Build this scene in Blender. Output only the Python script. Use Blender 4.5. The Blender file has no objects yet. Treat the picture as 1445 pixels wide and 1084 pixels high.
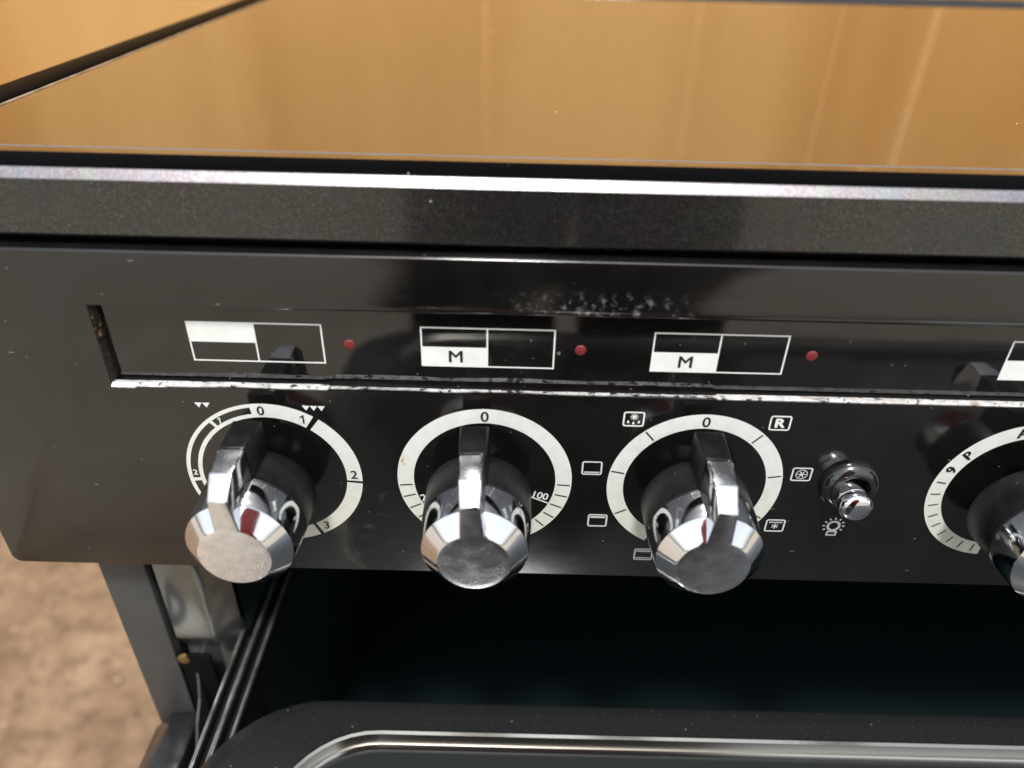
import bpy, bmesh, math, random
from mathutils import Vector, Matrix
random.seed(7)
sc = bpy.context.scene
col = sc.collection
H0 = 0.78                       # height of the knob spindles above the ground (m)

# ------------------------------------------------------------------ camera
cam_d = bpy.data.cameras.new("camera")
cam = bpy.data.objects.new("camera", cam_d); col.objects.link(cam)
right = Vector((0.99970182, 0.01331026, 0.02047201))
down = Vector((0.02441856, -0.54475191, -0.83824167))
fwd = Vector((-0.00000505, 0.83849162, -0.54491449))
CAMP = Vector((0.00948296, -0.21763253, 0.18529584 + H0))
m3 = Matrix((right, -down, -fwd)).transposed()
cam.matrix_world = Matrix.Translation(CAMP) @ m3.to_4x4()
cam_d.sensor_width = 36.0
cam_d.lens = 1054.2 / 1445 * 36.0
cam_d.clip_start = 0.005; cam_d.clip_end = 200
cam_d.dof.use_dof = True
cam_d.dof.focus_distance = 0.285
cam_d.dof.aperture_fstop = 5.6
sc.camera = cam

# ------------------------------------------------------------------ light
SUN = Vector((-0.02, -0.42, 0.907)).normalized()
w = bpy.data.worlds.new("World"); sc.world = w; w.use_nodes = True
wn = w.node_tree
bg = wn.nodes['Background']
sky = wn.nodes.new('ShaderNodeTexSky'); sky.sky_type = 'NISHITA'
sky.sun_disc = False
sky.sun_elevation = math.asin(SUN.z)
sky.sun_rotation = math.atan2(SUN.x, SUN.y)
sky.air_density = 1.0; sky.dust_density = 2.5; sky.ozone_density = 1.0
hs = wn.nodes.new('ShaderNodeHueSaturation'); hs.inputs['Saturation'].default_value = 0.30   # thin bright cloud
wn.links.new(sky.outputs[0], hs.inputs['Color']); wn.links.new(hs.outputs[0], bg.inputs[0]); bg.inputs[1].default_value = 0.15
sl = bpy.data.lights.new("sun", 'SUN'); sl.energy = 2.3; sl.angle = math.radians(9)
sl.color = (1.0, 0.985, 0.96)
so = bpy.data.objects.new("sun", sl); col.objects.link(so)
so.rotation_euler = SUN.to_track_quat('Z', 'Y').to_euler()
so.location = SUN * 5
sc.view_settings.view_transform = 'Standard'
sc.view_settings.look = 'None'
sc.view_settings.gamma = 1.0
sc.view_settings.use_curve_mapping = False
sc.view_settings.exposure = 0.80

# ------------------------------------------------------------------ materials
class NT:
    def __init__(s, name):
        s.m = bpy.data.materials.new(name); s.m.use_nodes = True
        s.t = s.m.node_tree; s.b = s.t.nodes['Principled BSDF']
        s.co = s.t.nodes.new('ShaderNodeTexCoord').outputs['Object']
    def n(s, typ, ins=None, **kw):
        nd = s.t.nodes.new(typ)
        for k, v in kw.items(): setattr(nd, k, v)
        for k, v in (ins or {}).items(): s.set(nd.inputs[k], v)
        return nd
    def set(s, inp, v):
        if isinstance(v, bpy.types.NodeSocket): s.t.links.new(v, inp)
        else:
            if hasattr(inp.default_value, '__len__') and not hasattr(v, '__len__'): v = (v,) * len(inp.default_value)
            if hasattr(inp.default_value, '__len__') and len(inp.default_value) == 4 and len(v) == 3: v = (*v, 1)
            inp.default_value = v
    def p(s, **kw):
        for k, v in kw.items(): s.set(s.b.inputs[k.replace('_', ' ')], v)
        return s
    def noise(s, scale, detail=3, rough=0.55, co=None, out='Fac', dist=0.0):
        return s.n('ShaderNodeTexNoise', {'Vector': co or s.co, 'Scale': scale, 'Detail': detail, 'Roughness': rough, 'Distortion': dist}).outputs[out]
    def vor(s, scale, co=None, feature='F1', rnd=1.0):
        return s.n('ShaderNodeTexVoronoi', {'Vector': co or s.co, 'Scale': scale, 'Randomness': rnd}, feature=feature)
    def ma(s, op, a, b=0.0, c=0.0, clamp=False):
        nd = s.n('ShaderNodeMath', operation=op, use_clamp=clamp)
        s.set(nd.inputs[0], a); s.set(nd.inputs[1], b)
        if len(nd.inputs) > 2: s.set(nd.inputs[2], c)
        return nd.outputs[0]
    def mr(s, v, a, b, c=0.0, d=1.0, smooth=False):
        nd = s.n('ShaderNodeMapRange', {'Value': v, 'From Min': a, 'From Max': b, 'To Min': c, 'To Max': d})
        if smooth: nd.interpolation_type = 'SMOOTHSTEP'
        return nd.outputs[0]
    def mix(s, f, a, b):
        nd = s.n('ShaderNodeMix', data_type='RGBA')
        s.set(nd.inputs[0], f); s.set(nd.inputs[6], a); s.set(nd.inputs[7], b)
        return nd.outputs[2]
    def scale(s, v):
        return s.n('ShaderNodeMapping', {'Vector': s.co, 'Scale': v}).outputs[0]
    def xyz(s):
        nd = s.n('ShaderNodeSeparateXYZ', {'Vector': s.co}); return nd.outputs
    def bump(s, h, strength=0.2, dist=0.001):
        nd = s.n('ShaderNodeBump', {'Height': h, 'Strength': strength, 'Distance': dist})
        s.set(s.b.inputs['Normal'], nd.outputs[0]); return s
    def specks(s, scale, size, keep, aniso=(1, 1, 1)):
        """mask of sparse small dust flecks"""
        wob = s.n('ShaderNodeMapping', {'Vector': s.co, 'Scale': aniso}).outputs[0]
        v = s.vor(scale, wob)
        near = s.ma('LESS_THAN', v.outputs['Distance'], size)
        sep = s.n('ShaderNodeSeparateColor', {'Color': v.outputs['Color']})
        pick = s.ma('GREATER_THAN', sep.outputs[0], keep)
        return s.ma('MULTIPLY', near, pick)
    def box(s, axis, a, b, soft):
        o = s.xyz()[axis]
        return s.ma('MULTIPLY', s.mr(o, a - soft, a + soft, smooth=True), s.mr(o, b + soft, b - soft, smooth=True))

def simple(name, colr, rough, metal=0.0, ior=1.5):
    k = NT(name); k.p(Base_Color=colr, Roughness=rough, Metallic=metal, IOR=ior); return k

# glossy black enamel of the control panel
def enamel(name, strip=False):
    k = NT(name)
    sm = k.noise(38, 5, 0.65)                                    # wiped smears
    st = k.noise(900, 2, 0.5, k.scale((0.05, 1, 1)))             # fine horizontal wiping marks
    rough = k.ma('ADD', k.mr(sm, 0.35, 0.75, 0.08 if not strip else 0.02, 0.16 if not strip else 0.05), k.mr(st, 0.4, 0.8, 0.0, 0.05))
    base = k.mix(k.mr(sm, 0.3, 0.8), (0.0035, 0.0033, 0.003), (0.0085, 0.008, 0.0075))
    dust = k.specks(420, 0.10, 0.96)
    dust2 = k.specks(150, 0.045, 0.90, (0.7, 1, 1))
    d = k.ma('MAXIMUM', dust, dust2)
    # dried water marks (ragged rings, chalky patches) and one painted reflection where the photograph has them
    if strip:
        wv = k.n('ShaderNodeVectorMath', {0: k.co, 1: k.n('ShaderNodeVectorMath', {0: k.noise(260, 2, out='Color'), 1: (0.004,) * 3}, operation='MULTIPLY').outputs[0]}, operation='ADD').outputs[0]
        v = k.vor(210, wv)
        cell = k.n('ShaderNodeSeparateColor', {'Color': v.outputs['Color']}).outputs[1]
        dd = v.outputs['Distance']
        ring = k.ma('MULTIPLY', k.ma('GREATER_THAN', dd, 0.22), k.ma('LESS_THAN', dd, 0.30))
        film = k.ma('MULTIPLY', k.ma('LESS_THAN', dd, 0.22), 0.30)
        mk = k.ma('MULTIPLY', k.ma('MAXIMUM', ring, film), k.ma('GREATER_THAN', cell, 0.62))
        reg = k.ma('MULTIPLY', k.box(0, -0.03, 0.118, 0.012), k.mr(k.noise(30, 2), 0.42, 0.6))
        mark = k.ma('MULTIPLY', k.ma('MULTIPLY', mk, reg), 0.20)
        haze = k.ma('MULTIPLY', k.mr(k.noise(55, 4, 0.6), 0.5, 0.8), 0.012)
        mark = k.ma('ADD', mark, haze)
    else:
        ch = k.mr(k.noise(330, 4, 0.7), 0.53, 0.72)
        reg = k.ma('MULTIPLY', k.box(0, 0.012, 0.062, 0.014), k.box(2, H0 + 0.0715, H0 + 0.0780, 0.003))
        mark = k.ma('MULTIPLY', k.ma('MULTIPLY', ch, reg), 0.34)
        glint_smear = k.ma('MULTIPLY', k.mr(k.noise(160, 4, 0.7), 0.56, 0.8), k.ma('MULTIPLY', k.box(0, -0.062, -0.03, 0.01), k.box(2, H0 - 0.047, H0 - 0.008, 0.012)))  # pale smear painted in for the sun's reflection off the oven door
        mark = k.ma('ADD', mark, k.ma('MULTIPLY', glint_smear, 0.10))
        scr = k.specks(230, 0.09, 0.965, (0.35, 1, 1.6))
        mark = k.ma('ADD', mark, k.ma('MULTIPLY', scr, 0.2))
    f = k.ma('ADD', mark, k.ma('MULTIPLY', d, 0.30), clamp=True)
    k.p(Base_Color=k.mix(f, base, (0.55, 0.55, 0.53)), Roughness=k.ma('ADD', rough, k.ma('MULTIPLY', f, 0.5)), IOR=1.66)
    k.bump(k.noise(22, 2, 0.4), 0.10, 0.0012)
    return k.m
M = {}
M['panel'] = enamel('black_enamel')
M['strip'] = enamel('black_glass_strip', True)

# metallic flake enamel of the hob surround
k = NT('flake_enamel')
v = k.vor(4600)
fl = k.n('ShaderNodeSeparateColor', {'Color': v.outputs['Color']})
pick = k.mr(fl.outputs[0], 0.78, 1.0)
big = k.noise(60, 3)
dust = k.specks(260, 0.06, 0.965, (0.7, 1, 1))
base = k.mix(pick, (0.036, 0.036, 0.037), (0.17, 0.168, 0.165))
k.p(Base_Color=k.mix(dust, base, (0.6, 0.6, 0.58)), Metallic=k.ma('SUBTRACT', 0.80, k.ma('MULTIPLY', dust, 0.8)), Roughness=k.mr(big, 0.3, 0.7, 0.24, 0.31),
    Coat_Weight=0.8, Coat_Roughness=0.07)
k.set(k.b.inputs['Thin Film Thickness'], k.mr(k.noise(70, 2), 0.3, 0.7, 380, 520))
k.set(k.b.inputs['Thin Film IOR'], 1.35)
k.bump(v.outputs['Distance'], 0.15, 0.0001)
M['flake'] = k.m
k = NT('flake_enamel_highlight')                                       # the bar's paint again, lightened and tinted to paint in its pearly highlight
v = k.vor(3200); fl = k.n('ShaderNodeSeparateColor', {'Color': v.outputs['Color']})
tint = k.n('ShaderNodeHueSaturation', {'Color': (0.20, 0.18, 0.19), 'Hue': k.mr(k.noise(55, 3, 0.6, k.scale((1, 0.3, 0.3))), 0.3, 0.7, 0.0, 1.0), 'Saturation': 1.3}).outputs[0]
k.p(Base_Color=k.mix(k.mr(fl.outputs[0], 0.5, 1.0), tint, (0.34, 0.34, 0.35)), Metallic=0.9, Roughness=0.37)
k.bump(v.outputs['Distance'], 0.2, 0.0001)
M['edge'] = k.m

# hob glass
k = NT('hob_glass')
dust = k.specks(75, 0.030, 0.72)
scr = k.specks(34, 0.022, 0.75, (0.3, 1.4, 1))
f = k.ma('MAXIMUM', dust, scr)
k.p(Base_Color=k.mix(f, (0.50, 0.49, 0.47), (0.75, 0.6, 0.4)), Metallic=k.ma('SUBTRACT', 1.0, f), Roughness=k.ma('ADD', k.mr(k.noise(9, 4), 0.35, 0.7, 0.012, 0.04), k.ma('MULTIPLY', f, 0.5)))
M['hob'] = k.m

# prints
k = NT('white_print')
k.p(Base_Color=k.mix(k.mr(k.noise(120, 4), 0.35, 0.75), (0.74, 0.77, 0.74), (0.64, 0.67, 0.62)), Roughness=0.42)
M['white'] = k.m
k = NT('ring_print')
lo = k.mr(k.xyz()[2], H0 + 0.01, H0 - 0.035)                    # yellower and duller towards the bottom
n1 = k.mr(k.noise(220, 4, 0.65), 0.42, 0.75)
c = k.mix(k.ma('MULTIPLY', lo, 0.55), (0.70, 0.73, 0.69), (0.62, 0.61, 0.46))
c = k.mix(k.ma('MULTIPLY', n1, 0.5), c, (0.52, 0.54, 0.47))
rust = k.ma('MULTIPLY', k.ma('MULTIPLY', k.ma('GREATER_THAN', k.noise(500, 3), 0.57), k.box(0, -0.0325, -0.0295, 0.0006)), k.box(2, H0 + 0.005, H0 + 0.0125, 0.001))
c = k.mix(rust, c, (0.55, 0.28, 0.05))
k.p(Base_Color=c, Roughness=0.45)
M['ring'] = k.m
M['grey'] = simple('grey_print', (0.58, 0.61, 0.59), 0.45).m
M['ink'] = simple('black_print', (0.012, 0.014, 0.013), 0.35).m

# plastics and metals
k = NT('black_plastic')
nn = k.noise(900, 3)
k.p(Base_Color=k.mix(k.mr(k.noise(150, 5, 0.7), 0.45, 0.8), (0.004, 0.004, 0.0045), (0.014, 0.014, 0.014)), Roughness=0.36, IOR=1.33)
dst = k.specks(300, 0.07, 0.93)
k.p(Base_Color=k.mix(dst, k.b.inputs['Base Color'].links[0].from_socket, (0.5, 0.45, 0.35)))
k.bump(nn, 0.12, 0.0003)
M['plastic'] = k.m
k = NT('polished_chrome')
sm = k.noise(140, 5, 0.7)
spk = k.specks(500, 0.14, 0.86)
k.p(Base_Color=k.mix(spk, (0.80, 0.81, 0.83), (0.25, 0.2, 0.14)), Metallic=1.0, Roughness=k.mr(sm, 0.4, 0.75, 0.055, 0.16))
k.bump(k.noise(60, 2), 0.12, 0.0012)
M['chrome'] = k.m
k = NT('hammered_chrome')
k.p(Base_Color=k.mix(k.mr(k.noise(260, 4, 0.7), 0.5, 0.75), (0.78, 0.79, 0.81), (0.50, 0.50, 0.50)), Metallic=1.0, Roughness=k.mr(k.noise(120, 4), 0.35, 0.7, 0.19, 0.33))
k.bump(k.noise(900, 3, 0.6), 0.16, 0.0005)
M['hammer'] = k.m
k = NT('sparkling_chrome')
k.p(Base_Color=k.mix(k.mr(k.noise(300, 4, 0.7), 0.4, 0.65), (0.95, 0.955, 0.96), (0.80, 0.80, 0.80)), Metallic=1.0, Roughness=k.mr(k.noise(220, 4, 0.7), 0.35, 0.65, 0.22, 0.48))
k.bump(k.noise(1500, 4, 0.7), 0.35, 0.0004)
M['sparkle'] = k.m
k = NT('red_lens')
wv = k.n('ShaderNodeTexWave', {'Vector': k.co, 'Scale': 700.0, 'Distortion': 1.5})
k.p(Base_Color=k.mix(wv.outputs['Fac'], (0.09, 0.006, 0.008), (0.24, 0.026, 0.03)), Roughness=0.4)
k.bump(wv.outputs['Fac'], 0.3, 0.0003)
M['red'] = k.m
k = NT('worn_bright_edge')
nn = k.noise(420, 4, 0.7)
x = k.xyz()[0]
c = k.mix(k.ma('GREATER_THAN', k.ma('ADD', nn, k.ma('MULTIPLY', k.box(0, -0.05, 0.08, 0.008), 0.035)), 0.585), k.mix(k.mr(k.noise(150, 4, 0.7), 0.35, 0.65), (0.78, 0.78, 0.76), (0.40, 0.40, 0.39)), (0.02, 0.018, 0.016))
tan = k.ma('MULTIPLY', k.mr(k.noise(180, 3), 0.5, 0.65), k.mr(x, 0.06, 0.09))
c = k.mix(k.ma('MULTIPLY', tan, 0.5), c, (0.42, 0.26, 0.17))
k.p(Base_Color=c, Metallic=0.25, Roughness=0.38)
k.bump(nn, 0.6, 0.0008)
M['worn'] = k.m
k = NT('rusty_edge')
nn = k.noise(520, 5, 0.7)
k.p(Base_Color=k.mix(k.mr(nn, 0.56, 0.66), (0.015, 0.012, 0.01), k.mix(k.mr(k.xyz()[2], H0 + 0.045, H0 + 0.066), (0.22, 0.05, 0.02), (0.50, 0.27, 0.06))), Roughness=0.6)
k.bump(nn, 0.8, 0.001)
M['rusty'] = k.m
k = NT('painted_steel')
k.p(Base_Color=k.mix(k.mr(k.noise(40, 4), 0.3, 0.7), (0.040, 0.0415, 0.0415), (0.054, 0.055, 0.054)), Metallic=0.1, Roughness=0.42)
M['steel'] = k.m
k = NT('bare_steel')
k.p(Base_Color=k.mix(k.mr(k.noise(45, 4), 0.3, 0.7), (0.19, 0.205, 0.208), (0.28, 0.30, 0.30)), Metallic=0.85, Roughness=0.30)
k.bump(k.noise(28, 2), 0.5, 0.004)
M['jamb'] = k.m
k = NT('rail_metal')
k.p(Base_Color=k.mix(k.mr(k.noise(120, 4), 0.4, 0.7), (0.70, 0.70, 0.69), (0.32, 0.32, 0.31)), Metallic=0.9, Roughness=0.22)
M['rail'] = k.m
M['cavity'] = simple('oven_enamel', (0.006, 0.0125, 0.0145), 0.35).m
k = NT('dusty_door_enamel')
d1 = k.specks(300, 0.11, 0.86); d2 = k.specks(130, 0.07, 0.88, (1, 0.6, 1))
d3 = k.mr(k.noise(800, 3, 0.7), 0.60, 0.75)
f = k.ma('MAXIMUM', k.ma('MAXIMUM', k.ma('MULTIPLY', d1, 0.20), k.ma('MULTIPLY', d2, 0.22)), k.ma('MULTIPLY', d3, 0.07))
k.p(Base_Color=k.mix(f, (0.012, 0.013, 0.013), (0.5, 0.5, 0.5)), Roughness=k.ma('ADD', 0.22, k.ma('MULTIPLY', f, 0.5)))
M['door'] = k.m
M['doorglass'] = simple('door_glass', (0.018, 0.02, 0.02), 0.10, 0.0, 1.5).m
M['trimmetal'] = simple('door_trim', (0.42, 0.41, 0.375), 0.20, 1.0).m
k = NT('black_seal'); k.p(Base_Color=k.mix(k.specks(300, 0.08, 0.955), (0.0015, 0.0015, 0.0018), (0.4, 0.38, 0.33)), Roughness=0.4, IOR=1.08)
M['seal'] = k.m
M['railblack'] = simple('black_rail_paint', (0.010, 0.009, 0.008), 0.22, 0, 1.33).m
M['brass'] = simple('brass_screw', (0.26, 0.19, 0.085), 0.45, 1.0).m
M['dark'] = simple('dark_gap', (0.003, 0.003, 0.003), 0.7, 0, 1.15).m
k = NT('cardboard')
nb = k.noise(1.0, 3, 0.5, k.scale((3.6, 1, 0.25))); fib = k.noise(240, 3, 0.6, k.scale((1, 1, 0.2)))
c = k.mix(k.mr(nb, 0.35, 0.62), (0.62, 0.335, 0.095), (0.78, 0.49, 0.19))
c = k.mix(k.ma('MULTIPLY', k.mr(fib, 0.4, 0.8), 0.25), c, (0.55, 0.31, 0.12))
k.p(Base_Color=c, Roughness=0.85)
k.bump(k.ma('ADD', k.ma('MULTIPLY', fib, 0.1), k.noise(5, 3)), 0.25, 0.004)
M['card'] = k.m
k = NT('rubbed_cardboard_fold'); k.p(Base_Color=k.mix(k.mr(k.noise(60, 3), 0.3, 0.7), (0.74, 0.455, 0.18), (0.80, 0.52, 0.235)), Roughness=0.9)
M['fold'] = k.m
k = NT('dusty_ground')
a = k.noise(7, 6, 0.65); b = k.noise(32, 5, 0.7); cdk = k.mr(k.noise(26, 2, 0.4), 0.66, 0.78)
c = k.mix(k.mr(a, 0.32, 0.68), (0.135, 0.083, 0.046), (0.285, 0.196, 0.124))
c = k.mix(k.mr(b, 0.45, 0.70, 0, 0.85), c, (0.075, 0.043, 0.023))
c = k.mix(k.ma('MULTIPLY', cdk, 0.7), c, (0.11, 0.075, 0.05))
c = k.mix(k.specks(40, 0.16, 0.8), c, (0.32, 0.235, 0.16))
front_grey = k.mr(k.ma('ADD', k.xyz()[1], k.mr(k.noise(2.5, 3), 0.3, 0.7, -0.2, 0.2)), -0.35, -0.75)      # unseen ground in front greyed and lightened for the panel and chrome reflections
c = k.mix(k.ma('MULTIPLY', front_grey, 0.8), c, k.mix(k.mr(a, 0.3, 0.7), (0.31, 0.272, 0.215), (0.42, 0.375, 0.305)))
k.p(Base_Color=c, Roughness=0.9)
k.bump(k.noise(60, 5, 0.7), 0.5, 0.006)
M['ground'] = k.m
k = NT('grit_stone'); k.p(Base_Color=k.mix(k.mr(k.noise(14, 2), 0.35, 0.65), (0.07, 0.043, 0.025), (0.24, 0.17, 0.11)), Roughness=0.9)
M['grit'] = k.m
M['skin'] = simple('skin', (0.55, 0.33, 0.24), 0.5).m
M['jacket'] = simple('red_jacket', (0.30, 0.025, 0.02), 0.8).m
M['trousers'] = simple('black_trousers', (0.008, 0.008, 0.009), 0.85).m
M['hair'] = simple('dark_hair', (0.02, 0.014, 0.01), 0.6).m
M['eyewhite'] = simple('eye', (0.7, 0.7, 0.7), 0.2).m

# ------------------------------------------------------------------ helpers (mm in cooker space: x right, y into the cooker, z up from the knob spindles)
def V(x, y, z): return Vector((x / 1000, y / 1000, z / 1000 + H0))
def tag(o, label=None, cat=None, group=None, kind=None):
    if label: o['label'] = label
    if cat: o['category'] = cat
    if group: o['group'] = group
    if kind: o['kind'] = kind
    return o
def link(name, bm, mats, parent=None, smooth=None, loc=None):
    me = bpy.data.meshes.new(name); bm.normal_update(); bm.to_mesh(me); bm.free()
    for m in (mats if isinstance(mats, (list, tuple)) else [mats]): me.materials.append(m)
    if smooth is not None:
        for p in me.polygons: p.use_smooth = True
        me.set_sharp_from_angle(angle=math.radians(smooth))
    o = bpy.data.objects.new(name, me); col.objects.link(o)
    if parent: o.parent = parent
    if loc: o.location = loc
    return o
def face(bm, pts):
    vs = [bm.verts.new(p) for p in pts]
    return bm.faces.new(vs)
def prism_x(bm, prof, x0, x1, closed=True):
    """profile of (y,z) extruded along x"""
    a = [bm.verts.new(V(x0, y, z)) for y, z in prof]; b = [bm.verts.new(V(x1, y, z)) for y, z in prof]
    n = len(prof)
    for i in range(n if closed else n - 1):
        j = (i + 1) % n
        bm.faces.new((a[i], a[j], b[j], b[i]))
    if closed:
        bm.faces.new(a[::-1]); bm.faces.new(b)
def prism_y(bm, prof, y0, y1):
    a = [bm.verts.new(V(x, y0, z)) for x, z in prof]; b = [bm.verts.new(V(x, y1, z)) for x, z in prof]
    n = len(prof)
    for i in range(n):
        j = (i + 1) % n
        bm.faces.new((a[i], a[j], b[j], b[i]))
    bm.faces.new(a[::-1]); bm.faces.new(b)
def boxmm(bm, x0, x1, y0, y1, z0, z1):
    prism_y(bm, [(x0, z0), (x1, z0), (x1, z1), (x0, z1)], y0, y1)
def bev(bm, w_, seg=3, ang=30, edges=None):
    bm.normal_update()
    es = edges or [e for e in bm.edges if len(e.link_faces) == 2 and e.calc_face_angle(0) > math.radians(ang)]
    bmesh.ops.bevel(bm, geom=es, offset=w_ / 1000, segments=seg, profile=0.5, affect='EDGES', clamp_overlap=True)
def fixn(bm): bmesh.ops.recalc_face_normals(bm, faces=bm.faces[:])

# ------------------------------------------------------------------ ground
bm = bmesh.new()
g = 24
face(bm, [(-g, -g, 0), (g, -g, 0), (g, g, 0), (-g, g, 0)])
tag(link('ground', bm, M['ground']), kind='structure')

bm = bmesh.new(); rg = random.Random(11)
for i in range(170):
    px_, py_ = rg.uniform(-1.1, -0.16), rg.uniform(-0.35, 0.72); r_ = rg.choice((0.0015, 0.002, 0.003, 0.003, 0.005))
    q = bmesh.ops.create_icosphere(bm, subdivisions=1, radius=r_)
    for v in q['verts']:
        v.co = Vector((v.co.x * rg.uniform(0.8, 1.5), v.co.y * rg.uniform(0.8, 1.3), v.co.z * 0.6)) + Vector((px_, py_, r_ * 0.35))
tag(link('grit', bm, M['grit']), 'small stones and grit on the dusty brown ground', 'grit', kind='stuff')

# ------------------------------------------------------------------ cardboard sheet behind the cooker
bm = bmesh.new()
base_y = 0.80
creases = [-1.6, -1.2, -0.80, -0.351, -0.030, 0.230, 0.411, 0.524, 0.80, 1.15, 1.70]
offs = [0.05, 0.0, 0.02, 0.006, 0.014, 0.0, 0.022, 0.008, 0.016, 0.0, 0.03]
prof = []
for i, (cx, of) in enumerate(zip(creases, offs)):
    if 0 < i < len(creases) - 1:
        w2 = 0.12 if i == 3 else 0.3 if i == 6 else 0.7
        prof += [(cx - 0.022 * w2, of, 0), (cx - 0.013 * w2, of - 0.004 * w2, 1), (cx - 0.001, of - 0.0095 * w2, 1), (cx + 0.004, of - 0.0095 * w2, 0), (cx + 0.016, of - 0.003 * w2, 0), (cx + 0.030, of, 0)]
    else: prof.append((cx, of, 0))
rows = [0.002, 0.35, 0.72, 1.05, 1.42]
grid = []
for r_, z in enumerate(rows):
    grid.append([bm.verts.new((x_, base_y + y_ + 0.006 * math.sin(x_ * 5 + r_ * 1.3), z)) for x_, y_, _ in prof])
for r_ in range(len(rows) - 1):
    for i in range(len(prof) - 1):
        fc = bm.faces.new((grid[r_][i], grid[r_][i + 1], grid[r_ + 1][i + 1], grid[r_ + 1][i]))
        if prof[i][2] and prof[i + 1][2]: fc.material_index = 1          # paper rubbed pale along the folds
ret = bmesh.ops.solidify(bm, geom=bm.faces[:], thickness=-0.005)
fixn(bm)
tag(link('cardboard_sheet', bm, [M['card'], M['fold']], smooth=35), 'large creased brown cardboard sheet standing upright behind the cooker', 'cardboard')

# ------------------------------------------------------------------ the cooker
cooker = bpy.data.objects.new('cooker', None); col.objects.link(cooker)
tag(cooker, 'black electric cooker with chrome control knobs and glossy glass hob', 'cooker')
XL, XR = -196.0, 704.0

# control panel: fascia with a long recessed slot
bm = bmesh.new()
def A(x, z): return V(x, 0, z)
arc = [(-191.5 + 4.5 * math.cos(t), -46.0 + 4.5 * math.sin(t)) for t in [math.pi + i * math.pi / 12 for i in range(0, 7)]]
RX0, RX1, RZ0, RZ1 = -130.5, 694.0, 39.8, 70.6
PT, PB = 90.2, -50.5
fs = [[A(XL, PT)] + [A(x, z) for x, z in arc] + [A(RX0, PB), A(RX0, RZ0), A(RX0, RZ1), A(RX0, PT)],
      [A(RX0, RZ1), A(RX1, RZ1), A(RX1, PT), A(RX0, PT)],
      [A(RX0, PB), A(RX1, PB), A(RX1, RZ0), A(RX0, RZ0)],
      [A(RX1, PB), A(XR, PB), A(XR, PT), A(RX1, PT), A(RX1, RZ1), A(RX1, RZ0)]]
for f in fs: face(bm, f)
bmesh.ops.remove_doubles(bm, verts=bm.verts[:], dist=1e-6)
bnd = [e for e in bm.edges if len(e.link_faces) == 1]
hole = [e for e in bnd if all(RX0 / 1000 - 1e-6 <= v.co.x <= RX1 / 1000 + 1e-6 and H0 + RZ0 / 1000 - 1e-6 <= v.co.z <= H0 + RZ1 / 1000 + 1e-6 for v in e.verts)]
outer = [e for e in bnd if e not in hole]
for es, dy in ((hole, 0.0052), (outer, 0.030)):
    r = bmesh.ops.extrude_edge_only(bm, edges=es)
    bmesh.ops.translate(bm, verts=[v for v in r['geom'] if isinstance(v, bmesh.types.BMVert)], vec=(0, dy, 0))
fixn(bm); bm.normal_update()
if sum(f.normal.y * f.calc_area() for f in bm.faces) > 0: bmesh.ops.reverse_faces(bm, faces=bm.faces[:])
es = [e for e in bm.edges if len(e.link_faces) == 2 and e.calc_face_angle(0) > 0.9 and all(abs(v.co.y) < 1e-6 for v in e.verts)]
bmesh.ops.bevel(bm, geom=es, offset=0.0009, segments=3, profile=0.5, affect='EDGES', clamp_overlap=True)
panel = link('control_panel', bm, M['panel'], cooker, smooth=40)

# recessed indicator strip
bm = bmesh.new(); boxmm(bm, RX0 - 1.5, RX1 + 1.5, 4.0, 7.0, RZ0 - 1.5, RZ1 + 1.5)
strip = link('indicator_strip', bm, M['strip'], cooker)

# worn bright ledge along the slot's lower edge
bm = bmesh.new()
n = 620; rowsv = []
rnd = random.Random(3)
jit = [rnd.uniform(-1, 1) for _ in range(n + 1)]
jit = [0.55 * sum(jit[max(0, i - 4):i + 5]) / 3.0 + 0.25 * jit[i] for i in range(n + 1)]
jit2 = [rnd.uniform(-1, 1) for _ in range(n + 1)]
for i in range(n + 1):
    x = RX0 - 0.3 + (RX1 - RX0 - 5) * i / n
    # ragged where the coating flaked, smoother further right
    if x < -55: amp, drop = 0.26, 0.05 + 0.4 * (x < -112)
    elif x < 82: amp, drop = 0.34, -0.5
    else: amp, drop = 0.08, 0.1
    if x < -122: drop += 0.7
    j = jit[i] * amp + 0.35 * math.sin(x * 0.13) * (1 if x < 80 else 0.2)
    zf = RZ0 - drop + j * 0.6
    rowsv.append([bm.verts.new(V(x, -0.25, zf - 0.35)), bm.verts.new(V(x, -0.55 + 0.15 * jit2[i] * amp, zf + 0.25)),
                  bm.verts.new(V(x, 0.7, RZ0 + 0.5 + 0.25 * jit2[i] * amp)), bm.verts.new(V(x, 2.3 - (0.9 if -55 < x < 82 else 0) + 0.35 * jit[i] * amp, RZ0 + 0.42 + 0.2 * jit[i] * amp))])
for i in range(n):
    for c_ in range(3):
        bm.faces.new((rowsv[i][c_], rowsv[i + 1][c_], rowsv[i + 1][c_ + 1], rowsv[i][c_ + 1]))
fixn(bm)
tag(link('slot_ledge', bm, M['worn'], cooker, smooth=30), 'worn ledge with the coating flaked to bright metal')
# rusty left end of the slot
bm = bmesh.new(); m_ = 40; rv = []
for i in range(m_ + 1):
    z = RZ0 + 0.8 + (RZ1 - RZ0 - 0.8) * i / m_
    a_ = rnd.uniform(-0.15, 0.15)
    rv.append([bm.verts.new(V(RX0 - 0.15 + a_, 0.1, z)), bm.verts.new(V(RX0 + 0.35 + a_, 1.4, z)), bm.verts.new(V(RX0 + 0.55 + a_ * 1.5, 3.98, z))])
for i in range(m_):
    for c_ in range(2): bm.faces.new((rv[i][c_], rv[i][c_ + 1], rv[i + 1][c_ + 1], rv[i + 1][c_]))
tag(link('slot_end', bm, M['rusty'], cooker, smooth=30), 'rusty chipped left end of the indicator slot')
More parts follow.
